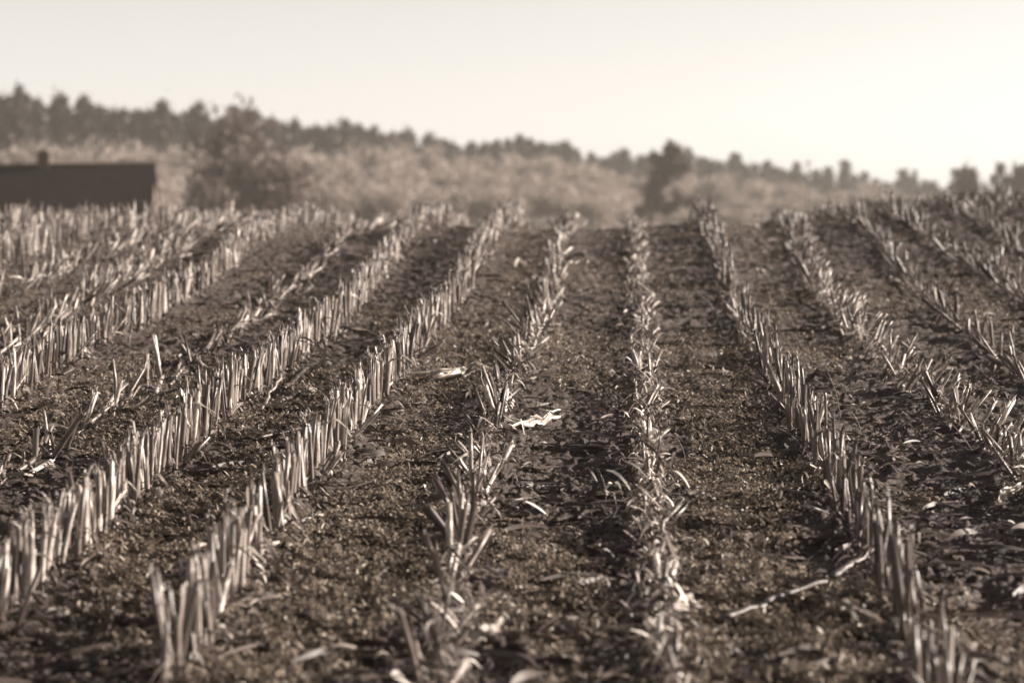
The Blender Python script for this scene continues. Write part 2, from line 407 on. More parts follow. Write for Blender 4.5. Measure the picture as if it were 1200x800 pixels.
row_words = {
 'A': 'the straight middle row', 'B': 'the splayed row left of middle', 'C': 'the upright row second left',
 'D': 'the even row third left', 'E': 'the flattened row left of middle', 'F': 'the row fifth left',
 'G': 'the outer left row', 'R1': 'the dark row right of middle', 'R2': 'the tilted row at right',
 'R3': 'the row third right'}
gS = np.random.default_rng(5)
stubs = []          # (row, base, dir, scale, bright, template)
step = {'A': .09, 'B': .12, 'C': .043, 'D': .041, 'E': .09, 'F': .05, 'G': .06, 'R1': .036, 'R2': .060}
for k in ideal:
    y = 5.2 + gS.random() * .1
    while y < 35:
        y += step.get(k, .10) * gS.uniform(.55, 1.45) * (1 if y < 20 else .8)
        if gS.random() < (.008 if k in 'CDF' else .08): y += gS.uniform(.08, .45)
        d, s, b, j = style(k, y, gS)
        if k in ('R2', 'R3', 'R4', 'R5', 'R6') and y > 21: b *= .45
        x = float(rowx(k, y)) + gS.normal(0, j)
        z = float(gz(x, y)); px, py = project(np.array([x, y, z]))
        if not (-130 < px < 1330 and py < (815 if k == 'C' else 850)): continue
        stubs.append((k, np.array([x, y, z]), d / np.linalg.norm(d), float(np.clip(s * 1.10, .36, 1.5)), float(np.clip(b, .03, .97)), int(gS.integers(NT)), None))
# single stubs read off the photograph: base px, tip px, brightness, lean away from the viewer
hero = [((625,407),(590,352),.12,'dark broken corn stub leaning left at the far cluster of the splayed row'),
 ((629,402),(613,350),.3,'slim corn stub leaning left beside a darker one at the far cluster'),
 ((632,404),(624,352),.4,'steeper corn stub at the right of the far cluster in the splayed row'),
 ((606,440),(578,408),.2,'short dark stub leaning left above the long white husk'),
 ((610,441),(584,401),.35,'pale stub leaning left above the long white husk'),
 ((614,440),(598,391),.22,'tallest leaning stub above the long white husk'),
 ((580,516),(581,470),.04,'black upright stub standing over the crumpled white husk'),
 ((566,514),(537,482),.10,'dark stub leaning left beside the black upright stub'),
 ((571,516),(560,488),.45,'grey stub leaning slightly left beside the black upright stub'),
 ((553,560),(517,522),.10,'long dark stub leaning far left in the splayed row'),
 ((550,612),(515,539),.13,'long dark stub slanting left over the ground weeds'),
 ((538,645),(490,582),.08,'black slanting stub with its cut end over the weeds'),
 ((563,590),(566,553),.7,'pale upright stub left of the dark fallen stick'),
 ((545,615),(540,565),.08,'thick dark stub standing in front of a pale one'),
 ((552,612),(556,578),.85,'split pale stub facing the viewer in the splayed row'),
 ((540,652),(552,612),.9,'bright stub lying along the splayed row'),
 ((524,765),(544,700),.95,'bright white stub lying near the bottom of the splayed row'),
 ((1101,490),(1084,440),.10,'dark stub leaning left against the pale tilted row'),
 ((1140,520),(1170,470),.75,'pale stub leaning right at the end of the tilted row'),
 ((1186,560),(1188,508),.25,'dark upright stub with a pale flank at the right edge'),
 ((1196,565),(1197,505),.8,'bright narrow stub at the right edge'),
 ((923,487),(895,425),.7,'thin pale stalk leaning left against the dark shaggy row'),
 ((863,378),(854,340),.85,'bright stub at the far end of the dark shaggy row'),
 ((62,545),(100,480),.3,'dark stub leaning right in the flattened row'),
 ((75,540),(90,492),.2,'short dark stub beside the leaning one in the flattened row'),
 ((772,700),(765,640),.9,'bright upright stub low in the middle row'),
 ((776,705),(795,655),.8,'pale stub leaning right low in the middle row'),
 ((757,600),(768,575),.85,'pale short stub in the middle row above the splayed one'),
 ((205,425),(212,415),.3,'short dark stub in the flattened row by the dry leaves')]
for b, tp, br, lab in hero:
    P = hit(*b); P[2] = gz(P[0], P[1]) ; Q = at_depth(tp[0], tp[1], P[1] + .02); d = Q - P; L = np.linalg.norm(d)
    stubs.append(('hero', P, d / L, float(L / .265), br, int(gS.integers(NT)), lab))

def ang(d): return math.degrees(math.atan2(d[0], d[2])), math.degrees(math.acos(min(1, d[2])))
def score(s):
    px, py = project(s[1]); tx, ty = project(s[1] + s[2] * .25 * s[3])
    if not (-8 < px < 1208 and ty < 800 and px < 1208): return -1
    if s[0] == 'hero': return 1e9
    return s[3] * FPX / s[1][1] * (1 if py < 830 else .6)
order = sorted(range(len(stubs)), key=lambda i: -score(stubs[i]))
single = set(i for i in order[:298] if score(stubs[i]) > 0)
from mathutils import Matrix, Vector
rows_in = {}
for i in single: rows_in.setdefault(stubs[i][0], []).append(i)
names_stretch = ['nearest stretch at the bottom edge', 'low stretch of the row', 'middle stretch of the row', 'far stretch of the row']
proto = {}
mass = Acc(); massS = Acc()
for idx, (k, P, d, s, b, ti, lab) in enumerate(stubs):
    F = frame_from(d, gS.uniform(0, 6.28)); thick = gS.uniform(.85, 1.25) * (1.35 if k == 'hero' else 1)
    has_sheath = gS.random() < (.85 if k not in ('hero',) else .5)
    si = int(gS.integers(NT)); sb = float(np.clip(b + gS.normal(.12, .18), .05, 1))
    Sx = np.array([thick, thick, s])
    if idx in single:
        if stubM[ti] is None: stubM[ti] = mesh_from('corn_stub', *stubG[ti]); stubM[ti].materials.append(m_stalk)
        if ti not in proto: proto[ti] = bpy.data.objects.new('corn_stub', stubM[ti]); o = proto[ti]
        else: o = proto[ti].copy()
        C.objects.link(o)
        M4 = Matrix.Identity(4)
        for a_ in range(3):
            for b_ in range(3): M4[a_][b_] = float(F[a_, b_] * Sx[b_])
            M4[a_][3] = float(P[a_])
        o.matrix_world = M4; o.color = (b, b, b, 1)
        if lab is None:
            lat, tot = ang(d); py = float(project(P)[1])
            tone = 'dark' if b < .3 else ('pale' if b > .62 else 'grey brown')
            pose = 'upright' if tot < 14 else ('flattened' if tot > 58 else ('leaning left' if lat < -8 else 'leaning right' if lat > 8 else 'leaning'))
            st = 'at the bottom' if py > 740 else 'low' if py > 660 else 'below halfway' if py > 590 else 'halfway' if py > 520 else 'higher up'
            size = 'short ' if s < .75 else ('tall ' if s > 1.08 else '')
            lab = f'{size}{tone} {pose} corn stub {st} in {row_words[k]}'.replace('grey brown', 'brown').replace('below halfway', 'lower').replace('left of the middle', 'left of middle')
            grp = 'cut corn stubs in ' + row_words[k]
        else: grp = 'single broken corn stubs out of line'
        o['label'] = lab; o['category'] = 'corn stub'; o['group'] = grp
        if has_sheath:
            if sheathM[si] is None: sheathM[si] = mesh_from('leaf_sheath', *sheathG[si]); sheathM[si].materials.append(m_leaf)
            h = bpy.data.objects.new('leaf_sheath', sheathM[si]); C.objects.link(h); h.parent = o; h.color = (sb, sb, sb, 1)
    else:
        M = F * Sx[None]
        V, Q, T = stubG[ti]; mass.add((V @ M.T + P, Q, T), b)
        if has_sheath: V, Q, T = sheathG[si]; massS.add((V @ M.T + P, Q, T), sb)
print('stubs', len(stubs), 'single', len(single), 'nearest mass', min(stubs[i][1][1] for i in range(len(stubs)) if i not in single and score(stubs[i]) > 0))
o = obj('corn_stubble', mass.mesh('corn_stubble'), m_stalk, label='mass of cut corn stalks filling the rows up to the crest', category='stubble', kind='stuff'); o.color = (0, 0, 0, 1)
o = obj('stubble_leaves', massS.mesh('stubble_leaves'), m_leaf, label='torn dry leaf sheaths hanging on the farther corn stubble', category='dry leaves', kind='stuff'); o.color = (0, 0, 0, 1)

# ------------------------------------------------------------------ litter, husk shreds and weeds on the soil
gL = np.random.default_rng(11)
def batch_ribbons(P, yaw, length, width, rise, rnd, segs=3, curl=.25, pitch=None):
    "many small leaf strips at once; rise = arch height"
    n = len(P); m = segs + 1; s = np.linspace(-.5, .5, m)[None, :]
    dirx = np.cos(yaw)[:, None]; diry = np.sin(yaw)[:, None]; bendy = gL.normal(0, .25, n)[:, None] * length[:, None]
    cx = P[:, 0, None] + dirx * s * length[:, None] - diry * bendy * s ** 2
    cy = P[:, 1, None] + diry * s * length[:, None] + dirx * bendy * s ** 2
    sl = np.zeros(n) if pitch is None else pitch
    cz = P[:, 2, None] + rise[:, None] * (1 - 4 * s ** 2) + np.tan(sl)[:, None] * (s + .5) * length[:, None] * np.cos(sl)[:, None]
    w = width[:, None] * (1 - .6 * np.abs(s * 2) ** 2) / 2; tw = gL.normal(0, .7, n)[:, None] + gL.normal(0, 1.0, n)[:, None] * s
    nx, ny = -diry, dirx; V = np.zeros((n, m, 2, 3))
    for q, sg in ((0, -1), (1, 1)):
        V[:, :, q, 0] = cx + sg * nx * w * np.cos(tw); V[:, :, q, 1] = cy + sg * ny * w * np.cos(tw); V[:, :, q, 2] = cz + sg * w * np.sin(tw) + w * curl
    V = V.reshape(-1, 3); base = (np.arange(n)[:, None] * m * 2 + np.arange(segs)[None] * 2).ravel()
    Q = np.stack([base, base + 1, base + 3, base + 2], -1)
    return V, Q, np.repeat(rnd, m * 2)
def scatter(n, dmin=5.5, dmax=33, u0=-.26, u1=.28, power=1.5):
    d = (dmin ** (1 - power) + gL.random(n) * (dmax ** (1 - power) - dmin ** (1 - power))) ** (1 / (1 - power))
    return gL.uniform(u0, u1, n) * d, d
VV, QQ, RR = [], [], []; cnt = 0
def push(v, q, r):
    global cnt
    VV.append(v); QQ.append(q + cnt); RR.append(r); cnt += len(v)
def push_ribbons(x, y, L, W, rise, rnd, lift, **kw):
    P = np.stack([x, y, gz(x, y) + lift], -1); push(*batch_ribbons(P, gL.uniform(0, 6.28, len(x)), L, W, rise, rnd, **kw))
# crumbs and short straws everywhere
x, y = scatter(80000); n = len(x); keep = fbm(x * 1.8, y * 1.1, 40, 3) + gL.normal(0, .06, n) > .50; x, y = x[keep], y[keep]; n = len(x)
push_ribbons(x, y, gL.lognormal(-3.3, .45, n), gL.uniform(.003, .010, n), gL.uniform(0, .008, n), np.clip(gL.beta(1.1, 1.9, n), 0, .97), gL.uniform(.001, .016, n), pitch=np.abs(gL.normal(0, .25, n)))
# leaf shreds gathered along the rows
ks = list(ideal); n = 36000; pw = np.array([{'A': 2.2, 'B': 1.5, 'R2': 1.4, 'R1': 2.0, 'C': 1.9, 'D': 1.9}.get(k, 1.) for k in ks]); kk = gL.choice(len(ks), n, p=pw / pw.sum()); _, y = scatter(n); x = np.empty(n)
for q, k in enumerate(ks): m_ = kk == q; x[m_] = rowx(k, y[m_])
x = x + gL.normal(0, .036, n) * gL.choice([1, 3.2], n, p=[.82, .18]); keep = np.abs(x / y) < .27; keep &= gL.random(n) < .35 + .65 * sstep(y, 7.5, 11); x, y, kk = x[keep], y[keep], kk[keep]; n = len(x); hot = np.isin(kk, [ks.index('A'), ks.index('B'), ks.index('R2')])
push_ribbons(x, y, np.minimum(gL.lognormal(-2.75, .4, n), .13), gL.uniform(.006, .017, n), gL.uniform(0, .03, n), np.clip(gL.beta(1.6, 2.0, n) + hot * gL.uniform(0, .45, n), 0, 1), gL.uniform(.002, .03, n) + hot * gL.uniform(0, .04, n), segs=4,
             pitch=np.abs(gL.normal(0, .45, n)) * (1 + .7 * hot))
# longer dark strips lying between the rows
x, y = scatter(5200); n = len(x)
push_ribbons(x, y, gL.uniform(.10, .32, n), gL.uniform(.008, .028, n), gL.uniform(0, .02, n), np.clip(gL.beta(1.2, 3.2, n), 0, 1), gL.uniform(.004, .016, n), segs=5)
o = obj('leaf_litter', mesh_from('leaf_litter', np.concatenate(VV), np.concatenate(QQ), None, np.concatenate(RR)), m_litter,
        label='shredded dry corn leaves and straw strewn over the soil', category='leaf litter', kind='stuff'); o.color = (0, 0, 0, 1)
# weeds: patches of tiny leaves
VV, QQ, RR, cnt = [], [], [], 0
x, y = scatter(460000, 6, 30); n = len(x); rd = rowdist(x, y)
patch = fbm(x * .9, y * .55, 60, 3) + .10 * sstep(rd, .08, .3)
gap = np.exp(-((x - (rowx('B', y) + rowx('C', y)) / 2) / .33) ** 2) + np.exp(-((x - (rowx('A', y) + rowx('R1', y)) / 2) / .30) ** 2) * (1 - sstep(y, 15, 19)) + .6 * np.exp(-((x - (rowx('R1', y) + rowx('R2', y)) / 2) / .25) ** 2) * sstep(y, 11, 13)
patch += .20 * gap * sstep(y, 7.0, 9.0) - .035 - .12 * (1 - sstep(y, 7.5, 10))
keep = patch + gL.normal(0, .035, n) > .585; x, y = x[keep], y[keep]; n = len(x)
tuft = fbm(x * 7, y * 7, 70, 2)
push_ribbons(x, y, gL.uniform(.011, .028, n), gL.uniform(.007, .013, n), gL.uniform(0, .004, n), np.clip(gL.normal(.45, .2, n), 0, 1), .004 + np.maximum(0, tuft - .3) * gL.uniform(0, .075, n), segs=2,
             pitch=gL.normal(.2, .6, n))
o = obj('ground_weeds', mesh_from('ground_weeds', np.concatenate(VV), np.concatenate(QQ), None, np.concatenate(RR)), m_green,
        label='low leafy weeds covering patches of soil between the rows', category='weeds', kind='stuff'); o.color = (0, 0, 0, 1)
print('weeds', n)
# clods
tt = (1 + 5 ** .5) / 2
ico = np.array([(-1, tt, 0), (1, tt, 0), (-1, -tt, 0), (1, -tt, 0), (0, -1, tt), (0, 1, tt), (0, -1, -tt), (0, 1, -tt), (tt, 0, -1), (tt, 0, 1), (-tt, 0, -1), (-tt, 0, 1)], float) / 1.902
icf = np.array([(0, 11, 5), (0, 5, 1), (0, 1, 7), (0, 7, 10), (0, 10, 11), (1, 5, 9), (5, 11, 4), (11, 10, 2), (10, 7, 6), (7, 1, 8), (3, 9, 4), (3, 4, 2), (3, 2, 6), (3, 6, 8), (3, 8, 9), (4, 9, 5), (2, 4, 11), (6, 2, 10), (8, 6, 7), (9, 8, 1)])
x, y = scatter(6500); n = len(x); r = gL.lognormal(-4.7, .5, n)
Vc = ico[None] * r[:, None, None] * np.stack([gL.uniform(.8, 1.6, n), gL.uniform(.8, 1.4, n), gL.uniform(.4, .8, n)], -1)[:, None] * gL.uniform(.7, 1.25, (n, 12, 1))
Vc += np.stack([x, y, gz(x, y)], -1)[:, None]
o = obj('soil_clods', mesh_from('soil_clods', Vc.reshape(-1, 3), None, (icf[None] + np.arange(n)[:, None, None] * 12).reshape(-1, 3), np.repeat(gL.random(n), 12), smooth=False), m_clod,
        label='small crumbs and clods of dry soil scattered over the field', category='soil clods', kind='stuff'); o.color = (0, 0, 0, 1)

# ------------------------------------------------------------------ pieces one can tell apart on the ground
gD = np.random.default_rng(77)
def gpath(pix, lift, n=9, wob=.004):
    "pixel polyline dropped on the soil; lift = heights above it at each point"
    P = np.array([hit(*p) for p in pix]); s = np.linspace(0, 1, len(P)); q = np.linspace(0, 1, n)
    out = np.stack([np.interp(q, s, P[:, a]) for a in range(3)], 1); lf = np.interp(q, s, lift)
    out[:, 2] = gz(out[:, 0], out[:, 1]) * .25 + (ground(out[:, 0], out[:, 1]) + micro(out[:, 0], out[:, 1]).mean()) * .75 + lf
    out[1:-1] += gD.normal(0, wob, (n - 2, 3)); return out
def local(o_geo, origin):
    V, Q, T = o_geo; return V - origin, Q, T
def single_piece(kind, pix, lift, w, b, label, cat, tex=None):
    p = gpath(pix, lift, 11 if kind == 'stalk' else 9)
    org = p[0].copy(); a = Acc()
    if kind == 'stalk':
        rad = w * (1 + .12 * np.sin(np.arange(11) * 2.2)) * np.linspace(1, .8, 11)
        a.add(tube(p, rad, 8, True, True, .8)); mat = m_stalk; nm = 'fallen_stalk'
        for q in (3, 7):
            e = p[q] + gD.normal(0, .02, 3) + [0, 0, .01]; a.add(ribbon([p[q], (p[q] + e) / 2, e + gD.normal(0, .01, 3)], .012, gD, .2, gD.uniform(0, 3)))
    elif kind == 'husk':
        nm = 'corn_husk'; mat = m_leaf
        for q in range(6):
            o0 = gD.integers(0, 4); pp = p[o0:len(p) - gD.integers(0, 3)]; pp = pp + gD.normal(0, w * .22, pp.shape) * [1, 1, .6]; pp[:, 2] += gD.uniform(0, w * .5)
            a.add(ribbon(pp, w * gD.uniform(.5, .95), gD, gD.uniform(.2, .8), gD.uniform(-1.3, 1.3), gD.normal(0, 1.6), True, .3))
    else:
        nm = kind; mat = m_leaf
        a.add(ribbon(p, w, gD, .3, gD.uniform(-.3, .3), gD.normal(0, .8)))
    V, Q, T = a.geo(); V = V - org
    o = obj(nm, mesh_from(nm, V, Q, T), mat, None, org, label=label, category=cat); o.color = (b, b, b, 1); return o
SP = single_piece
SP('stalk', [(257,522),(300,522),(353,511)], [.02,.03,.03], .012, .10, 'long dark fallen stalk lying level between two upright rows on the left', 'fallen stalk')
SP('stalk', [(332,628),(352,622),(381,616)], [.02,.02,.03], .011, .85, 'pale fallen stalk poking out right of the second row left', 'fallen stalk')
SP('stalk', [(381,617),(396,618),(412,619)], [.02,.01,.01], .008, .12, 'short dark stick continuing the pale fallen stalk', 'stick')
SP('husk', [(300,665),(312,660),(326,656)], [.02,.03,.04], .03, .95, 'small bright husk at the foot of the nearest upright stubs', 'husk')
SP('stalk', [(332,462),(345,453),(360,444)], [.02,.03,.05], .016, .05, 'thick black broken stalk piece sloping up beside the tall even row', 'broken stalk')
SP('stalk', [(322,478),(338,473),(357,464)], [.01,.02,.03], .016, .07, 'second black stalk piece lying just below the sloping one', 'broken stalk')
SP('husk', [(355,469),(366,467),(379,466)], [.02,.02,.02], .03, .95, 'flat white husk right of the black stalk pieces', 'husk')
SP('husk', [(383,399),(395,401),(409,403)], [.02,.03,.02], .035, .97, 'white husk lying right of the far end of the tall even row', 'husk')
SP('husk', [(488,453),(520,454),(548,446),(582,447)], [.02,.04,.03,.03], .065, 1.0, 'long crumpled white husk lying left of the splayed row', 'husk')
SP('husk', [(603,515),(625,510),(645,504),(661,501)], [.02,.03,.04,.05], .04, 1.0, 'crumpled white husk curling up right of the splayed row', 'husk')
SP('curled_leaf', [(414,505),(440,501),(468,500)], [.02,.035,.01], .05, .04, 'broad dark dry leaf lying right of the second row left', 'dry leaf')
SP('curled_leaf', [(495,508),(512,508),(524,512)], [.02,.02,.01], .03, .8, 'pale dry leaf lying below the long white husk', 'dry leaf')
SP('curled_leaf', [(545,468),(562,466),(575,472)], [.02,.04,.02], .04, .85, 'bright curled leaf beside the black upright stub', 'dry leaf')
SP('stalk', [(767,405),(783,406),(802,408)], [.02,.02,.02], .012, .05, 'short black strip in place of a shadow right of the middle row', 'stick')  # stalk shape coloured black for the shadow band beside the row
SP('stalk', [(692,413),(712,416),(736,417)], [.01,.02,.02], .011, .12, 'dark fallen stalk left of the middle row', 'fallen stalk')
SP('stalk', [(800,404),(830,405),(860,404)], [.01,.01,.01], .009, .10, 'thin dark stick between the middle row and the shaggy row', 'stick')
SP('curled_leaf', [(652,514),(690,520),(736,527)], [.02,.03,.02], .035, .35, 'long tan leaf lying left of the middle row', 'dry leaf')
SP('curled_leaf', [(668,528),(700,532),(735,534)], [.02,.02,.02], .03, .5, 'second tan leaf lying parallel below the long one', 'dry leaf')
SP('stalk', [(640,597),(690,600),(738,598)], [.01,.02,.03], .012, .10, 'long dark stick lying level left of the middle row', 'stick')
SP('stalk', [(556,588),(580,595),(607,599)], [.05,.03,.01], .013, .05, 'black broken stalk lying right of the splayed row', 'broken stalk')
SP('husk', [(764,750),(785,742),(810,732),(842,733)], [.02,.06,.06,.04], .05, .95, 'bright torn husk across the foot of the middle row', 'husk')
SP('stalk', [(842,738),(880,728),(930,712),(968,705)], [.03,.05,.06,.07], .013, .05, 'long brown stalk sloping up to the right from the torn husk', 'fallen stalk')
SP('stalk', [(975,697),(1000,686),(1022,676)], [.05,.06,.08], .014, .12, 'dark stalk leaning into the foot of the shaggy row', 'fallen stalk')
SP('stalk', [(595,735),(640,742),(690,752),(745,753)], [.02,.03,.02,.02], .006, .15, 'long thin twig lying left of the foot of the middle row', 'twig')
SP('husk', [(556,772),(572,768),(590,757)], [.02,.03,.06], .035, .9, 'bright curled husk near the bottom right of the splayed row', 'husk')
SP('stalk', [(914,590),(940,594),(966,598)], [.04,.03,.02], .012, .12, 'dark stick lying left of the shaggy row', 'stick')
SP('husk', [(1166,600),(1180,594),(1196,584)], [.02,.03,.05], .035, .95, 'white husk near the right edge below the tilted row', 'husk')
SP('husk', [(1155,540),(1168,530),(1182,540)], [.02,.07,.02], .03, .9, 'arched pale husk beside the tilted row near the right edge', 'husk')
SP('husk', [(887,324),(892,323),(899,324)], [.02,.04,.02], .06, 1.0, 'small white husk scrap alone between two rows right of the middle', 'husk')
SP('husk', [(602,317),(609,315),(616,316)], [.02,.04,.02], .05, .95, 'small pale husk scrap by the far end of the splayed row', 'husk')
SP('curled_leaf', [(944,487),(957,484),(974,486)], [.14,.22,.17], .06, .02, 'black curled leaf sticking up out of the shaggy row', 'dry leaf')
SP('curled_leaf', [(940,487),(948,486),(962,484)], [.12,.18,.26], .03, .03, 'narrow black leaf tip above the curled leaf', 'dry leaf')
SP('stalk', [(818,358),(832,368),(844,378)], [.10,.06,.02], .012, .15, 'dark leaning stick left of the far shaggy row', 'stick')
SP('husk', [(987,426),(993,426),(1000,425)], [.02,.02,.02], .03, .9, 'white scrap lying between the shaggy row and the tilted row', 'husk')
SP('husk', [(1052,499),(1058,498),(1065,499)], [.02,.03,.02], .03, .8, 'round pale husk scrap below the tilted row', 'husk')
SP('stalk', [(0,489),(8,475),(21,458)], [.01,.05,.10], .013, .08, 'dark stalk sloping up right at the left edge', 'fallen stalk')
SP('stalk', [(30,475),(40,462),(56,448)], [.01,.04,.08], .010, .10, 'thin dark stalk sloping beside the row at the left edge', 'fallen stalk')
SP('stalk', [(20,378),(36,388),(52,400)], [.12,.08,.03], .012, .18, 'brown stalk sloping down right at the left edge among upright stubs', 'fallen stalk')
SP('stalk', [(306,488),(316,484),(330,480)], [.02,.09,.16], .011, .7, 'pale stalk propped leaning right beside the tall even row', 'fallen stalk')
SP('husk', [(60,735),(72,737),(84,732)], [.02,.03,.02], .04, .85, 'pale husk on dark soil below the nearest left stubs', 'husk')
SP('husk', [(175,605),(185,608),(193,612)], [.02,.07,.02], .025, .9, 'arched bright husk right of the tall even row near its near end', 'husk')
SP('husk', [(240,620),(246,617),(252,619)], [.02,.02,.02], .03, .85, 'bright scrap between the two upright rows low on the left', 'husk')
SP('husk', [(978,800),(983,795),(988,788)], [.02,.03,.04], .02, .9, 'bright scrap at the bottom edge left of the shaggy row', 'husk')
SP('stalk', [(455,505),(500,512),(540,517)], [.01,.02,.01], .008, .15, 'thin brown stick between the second row left and the splayed row', 'stick')
def blade(b, tp, w, br, label, depth=.0):
    P = hit(*b); P[2] = gz(P[0], P[1]); Q = at_depth(tp[0], tp[1], P[1] + depth); s = np.linspace(0, 1, 7)[:, None]
    pth = P + (Q - P) * s + np.array([.02, 0, 0]) * np.sin(s * 3.1); a = Acc(); a.add(tube(pth - P, w * (1 - .7 * s[:, 0]), 5, False, True))
    e = pth[3] - P; a.add(ribbon([e, e + [.012, .01, .02], e + [.03, .012, .015]], .005, gD, .2))
    V, Q_, T = a.geo(); o = obj('grass_stem', mesh_from('grass_stem', V, Q_, T), m_leaf, None, P, label=label, category='grass stem'); o.color = (br, br, br, 1)
blade((708,606), (700,548), .0028, .55, 'thin grass stem standing alone left of the middle row')
blade((985,492), (966,428), .0028, .5, 'long thin stem leaning beside the black curled leaf')
blade((1010,513), (992,475), .0022, .6, 'thin stem leaning left between shaggy and tilted rows')
blade((692,752), (694,722), .007, .9, 'short bright leaf spike standing above the long thin twig')
blade((82,600), (78,545), .0028, .4, 'thin bare stem standing in front of the flattened row at left')
blade((800,552), (795,515), .0022, .6, 'fine pale stem standing right of the middle row')

# ------------------------------------------------------------------ barn beyond the crest
Yb = 150.0
Rg = at_depth(182, 192.5, Yb); rot = R(4.3)
def bx(x0, x1, y0, y1, z0, z1):
    V = np.array([(x, y, z) for z in (z0, z1) for y in (y0, y1) for x in (x0, x1)], float)
    return V, np.array([(0, 2, 3, 1), (4, 5, 7, 6), (0, 1, 5, 4), (2, 6, 7, 3), (0, 4, 6, 2), (1, 3, 7, 5)]), np.zeros((0, 3), int)
W2, RH, LB, WH = 3.6, 3.3, 17.0, 2.6       # half depth, roof height, length, wall height
base_z = Rg[2] - RH - WH
barn = bpy.data.objects.new('old_barn', None); C.objects.link(barn); barn.location = (Rg[0], Rg[1], base_z); barn.rotation_euler = (0, R(-.9), rot)
barn['label'] = 'long dark roofed barn sunk behind the crest at left'; barn['category'] = 'barn'
a = Acc(); t_ = .16
V = np.array([(x, s * (W2 + .35), WH - .3) for s in (-1,) for x in (-LB, .12)] + [(-LB, 0, WH + RH), (.12, 0, WH + RH)] + [(x, (W2 + .35), WH - .3) for x in (-LB, .12)], float)
top = V; bot = V - [0, 0, t_]
a.add((np.vstack([top, bot]), np.array([(0, 1, 3, 2), (2, 3, 5, 4), (6, 8, 9, 7), (8, 10, 11, 9), (0, 6, 7, 1), (4, 5, 11, 10), (1, 7, 9, 3), (3, 9, 11, 5), (0, 2, 8, 6), (2, 4, 10, 8)]), []))
roof = obj('roof', a.mesh('roof', False), m_roof, barn)
a = Acc(); a.add(tube([(-LB - .02, 0, WH + RH + .02), (.14, 0, WH + RH + .02)], [.13, .13], 8)); obj('ridge_cap', a.mesh('ridge_cap'), m_roof, roof)
a = Acc()
for xx in (-LB + .1, -.1):
    V = np.array([(xx, -W2, 0), (xx, W2, 0), (xx, W2, WH), (xx, 0, WH + RH - .35), (xx, -W2, WH)], float)
    V2 = np.vstack([V - [.08, 0, 0], V + [.08, 0, 0]])
    a = Acc(); a.add((V2, np.array([(k, (k + 1) % 5, (k + 1) % 5 + 5, k + 5) for k in range(5)]), np.array([(0, 2, 1), (0, 3, 2), (0, 4, 3), (5, 6, 7), (5, 7, 8), (5, 8, 9)])))
    obj('gable_wall', a.mesh('gable_wall', False), m_board, barn)
for y0 in (-W2, W2 - .15): a = Acc(); a.add(bx(-LB + .2, -.2, y0, y0 + .15, 0, WH)); obj('side_wall', a.mesh('side_wall', False), m_board, barn)
cx = (55 - 182) / FPX * Yb
a = Acc(); a.add(bx(cx - .36, cx + .36, -.3, .3, WH + RH - .6, WH + RH + .72)); ch = obj('chimney', a.mesh('chimney', False), m_brick, roof)
a = Acc(); a.add(bx(cx - .42, cx + .42, -.37, .37, WH + RH + .722, WH + RH + .85)); a.add(bx(cx - .14, cx + .14, -.14, .14, WH + RH + .852, WH + RH + 1.02)); obj('chimney_cap', a.mesh('chimney_cap', False), m_brick, roof)

# ------------------------------------------------------------------ trees
gW = np.random.default_rng(3)
def quads_at(P, size, g, flat=.0):
    n = len(P); A = g.normal(0, 1, (n, 3)); A /= np.linalg.norm(A, axis=1)[:, None]; B = g.normal(0, 1, (n, 3)); B -= (B * A).sum(1)[:, None] * A
    B /= np.linalg.norm(B, axis=1)[:, None]; A[:, 2] *= 1 - flat; s = size[:, None]
    V = np.stack([P - A * s - B * s * .6, P + A * s - B * s * .4, P + A * s * .8 + B * s * .6, P - A * s * .7 + B * s * .5], 1)
    return V.reshape(-1, 3), np.arange(n * 4).reshape(n, 4), np.zeros((0, 3), int)
def add_q(acc, P, size, g, col):
    V, Q, T = quads_at(P, size, g); acc.V.append(V); acc.Q.append(Q + acc.n); acc.r.append(np.repeat(col, 4)); acc.n += len(V)
def pine(g, H=18.0, wide=3.0, lo=.35, shape='round', dens=1.0):
    tr, cr = Acc(), Acc()
    lean = g.normal(0, .03, 2); hs = np.linspace(0, H * .95, 8)
    tr.add(tube(np.stack([lean[0] * hs, lean[1] * hs, hs], 1), .24 * (1 - hs / H) + .04, 7))
    nb = int(34 * dens); P = []; S = []; Cc = []
    for k in range(nb):
        f = lo + (1 - lo) * (k + g.random()) / nb; h = f * H; s_ = (f - lo) / (1 - lo)
        env = wide * ((1 - s_) ** .8 * .95 + .12 if shape == 'cone' else (1 - s_) ** .68 * .98 + .10)
        az = g.uniform(0, 6.28); l = env * g.uniform(.55, 1.1); b0 = np.array([lean[0] * h, lean[1] * h, h - .3]); up = g.uniform(.0, .45)
        l *= g.choice([.6, 1.0, 1.35]); e = b0 + l * np.array([math.cos(az), math.sin(az), up]); tr.add(tube([b0, (b0 + e) / 2 - [0, 0, .1], e], [.08, .05, .02], 4, False, False))
        m = 34; q = g.random(m)[:, None] ** .6; p = b0 + (e - b0) * q + g.normal(0, .42, (m, 3)) * [1, 1, .6]
        P.append(p); S.append(g.uniform(.22, .5, m)); Cc.append(np.clip(g.random() * .6 + g.random(m) * .4, 0, 1))
    p = np.array([lean[0] * H, lean[1] * H, H * .97]) + g.normal(0, 1, (50, 3)) * ([.28, .28, .7] if shape == 'cone' else [.7, .7, .8]); P.append(p); S.append(g.uniform(.18, .35, 50)); Cc.append(g.random(50))
    add_q(cr, np.concatenate(P), np.concatenate(S), g, np.concatenate(Cc)); return tr, cr
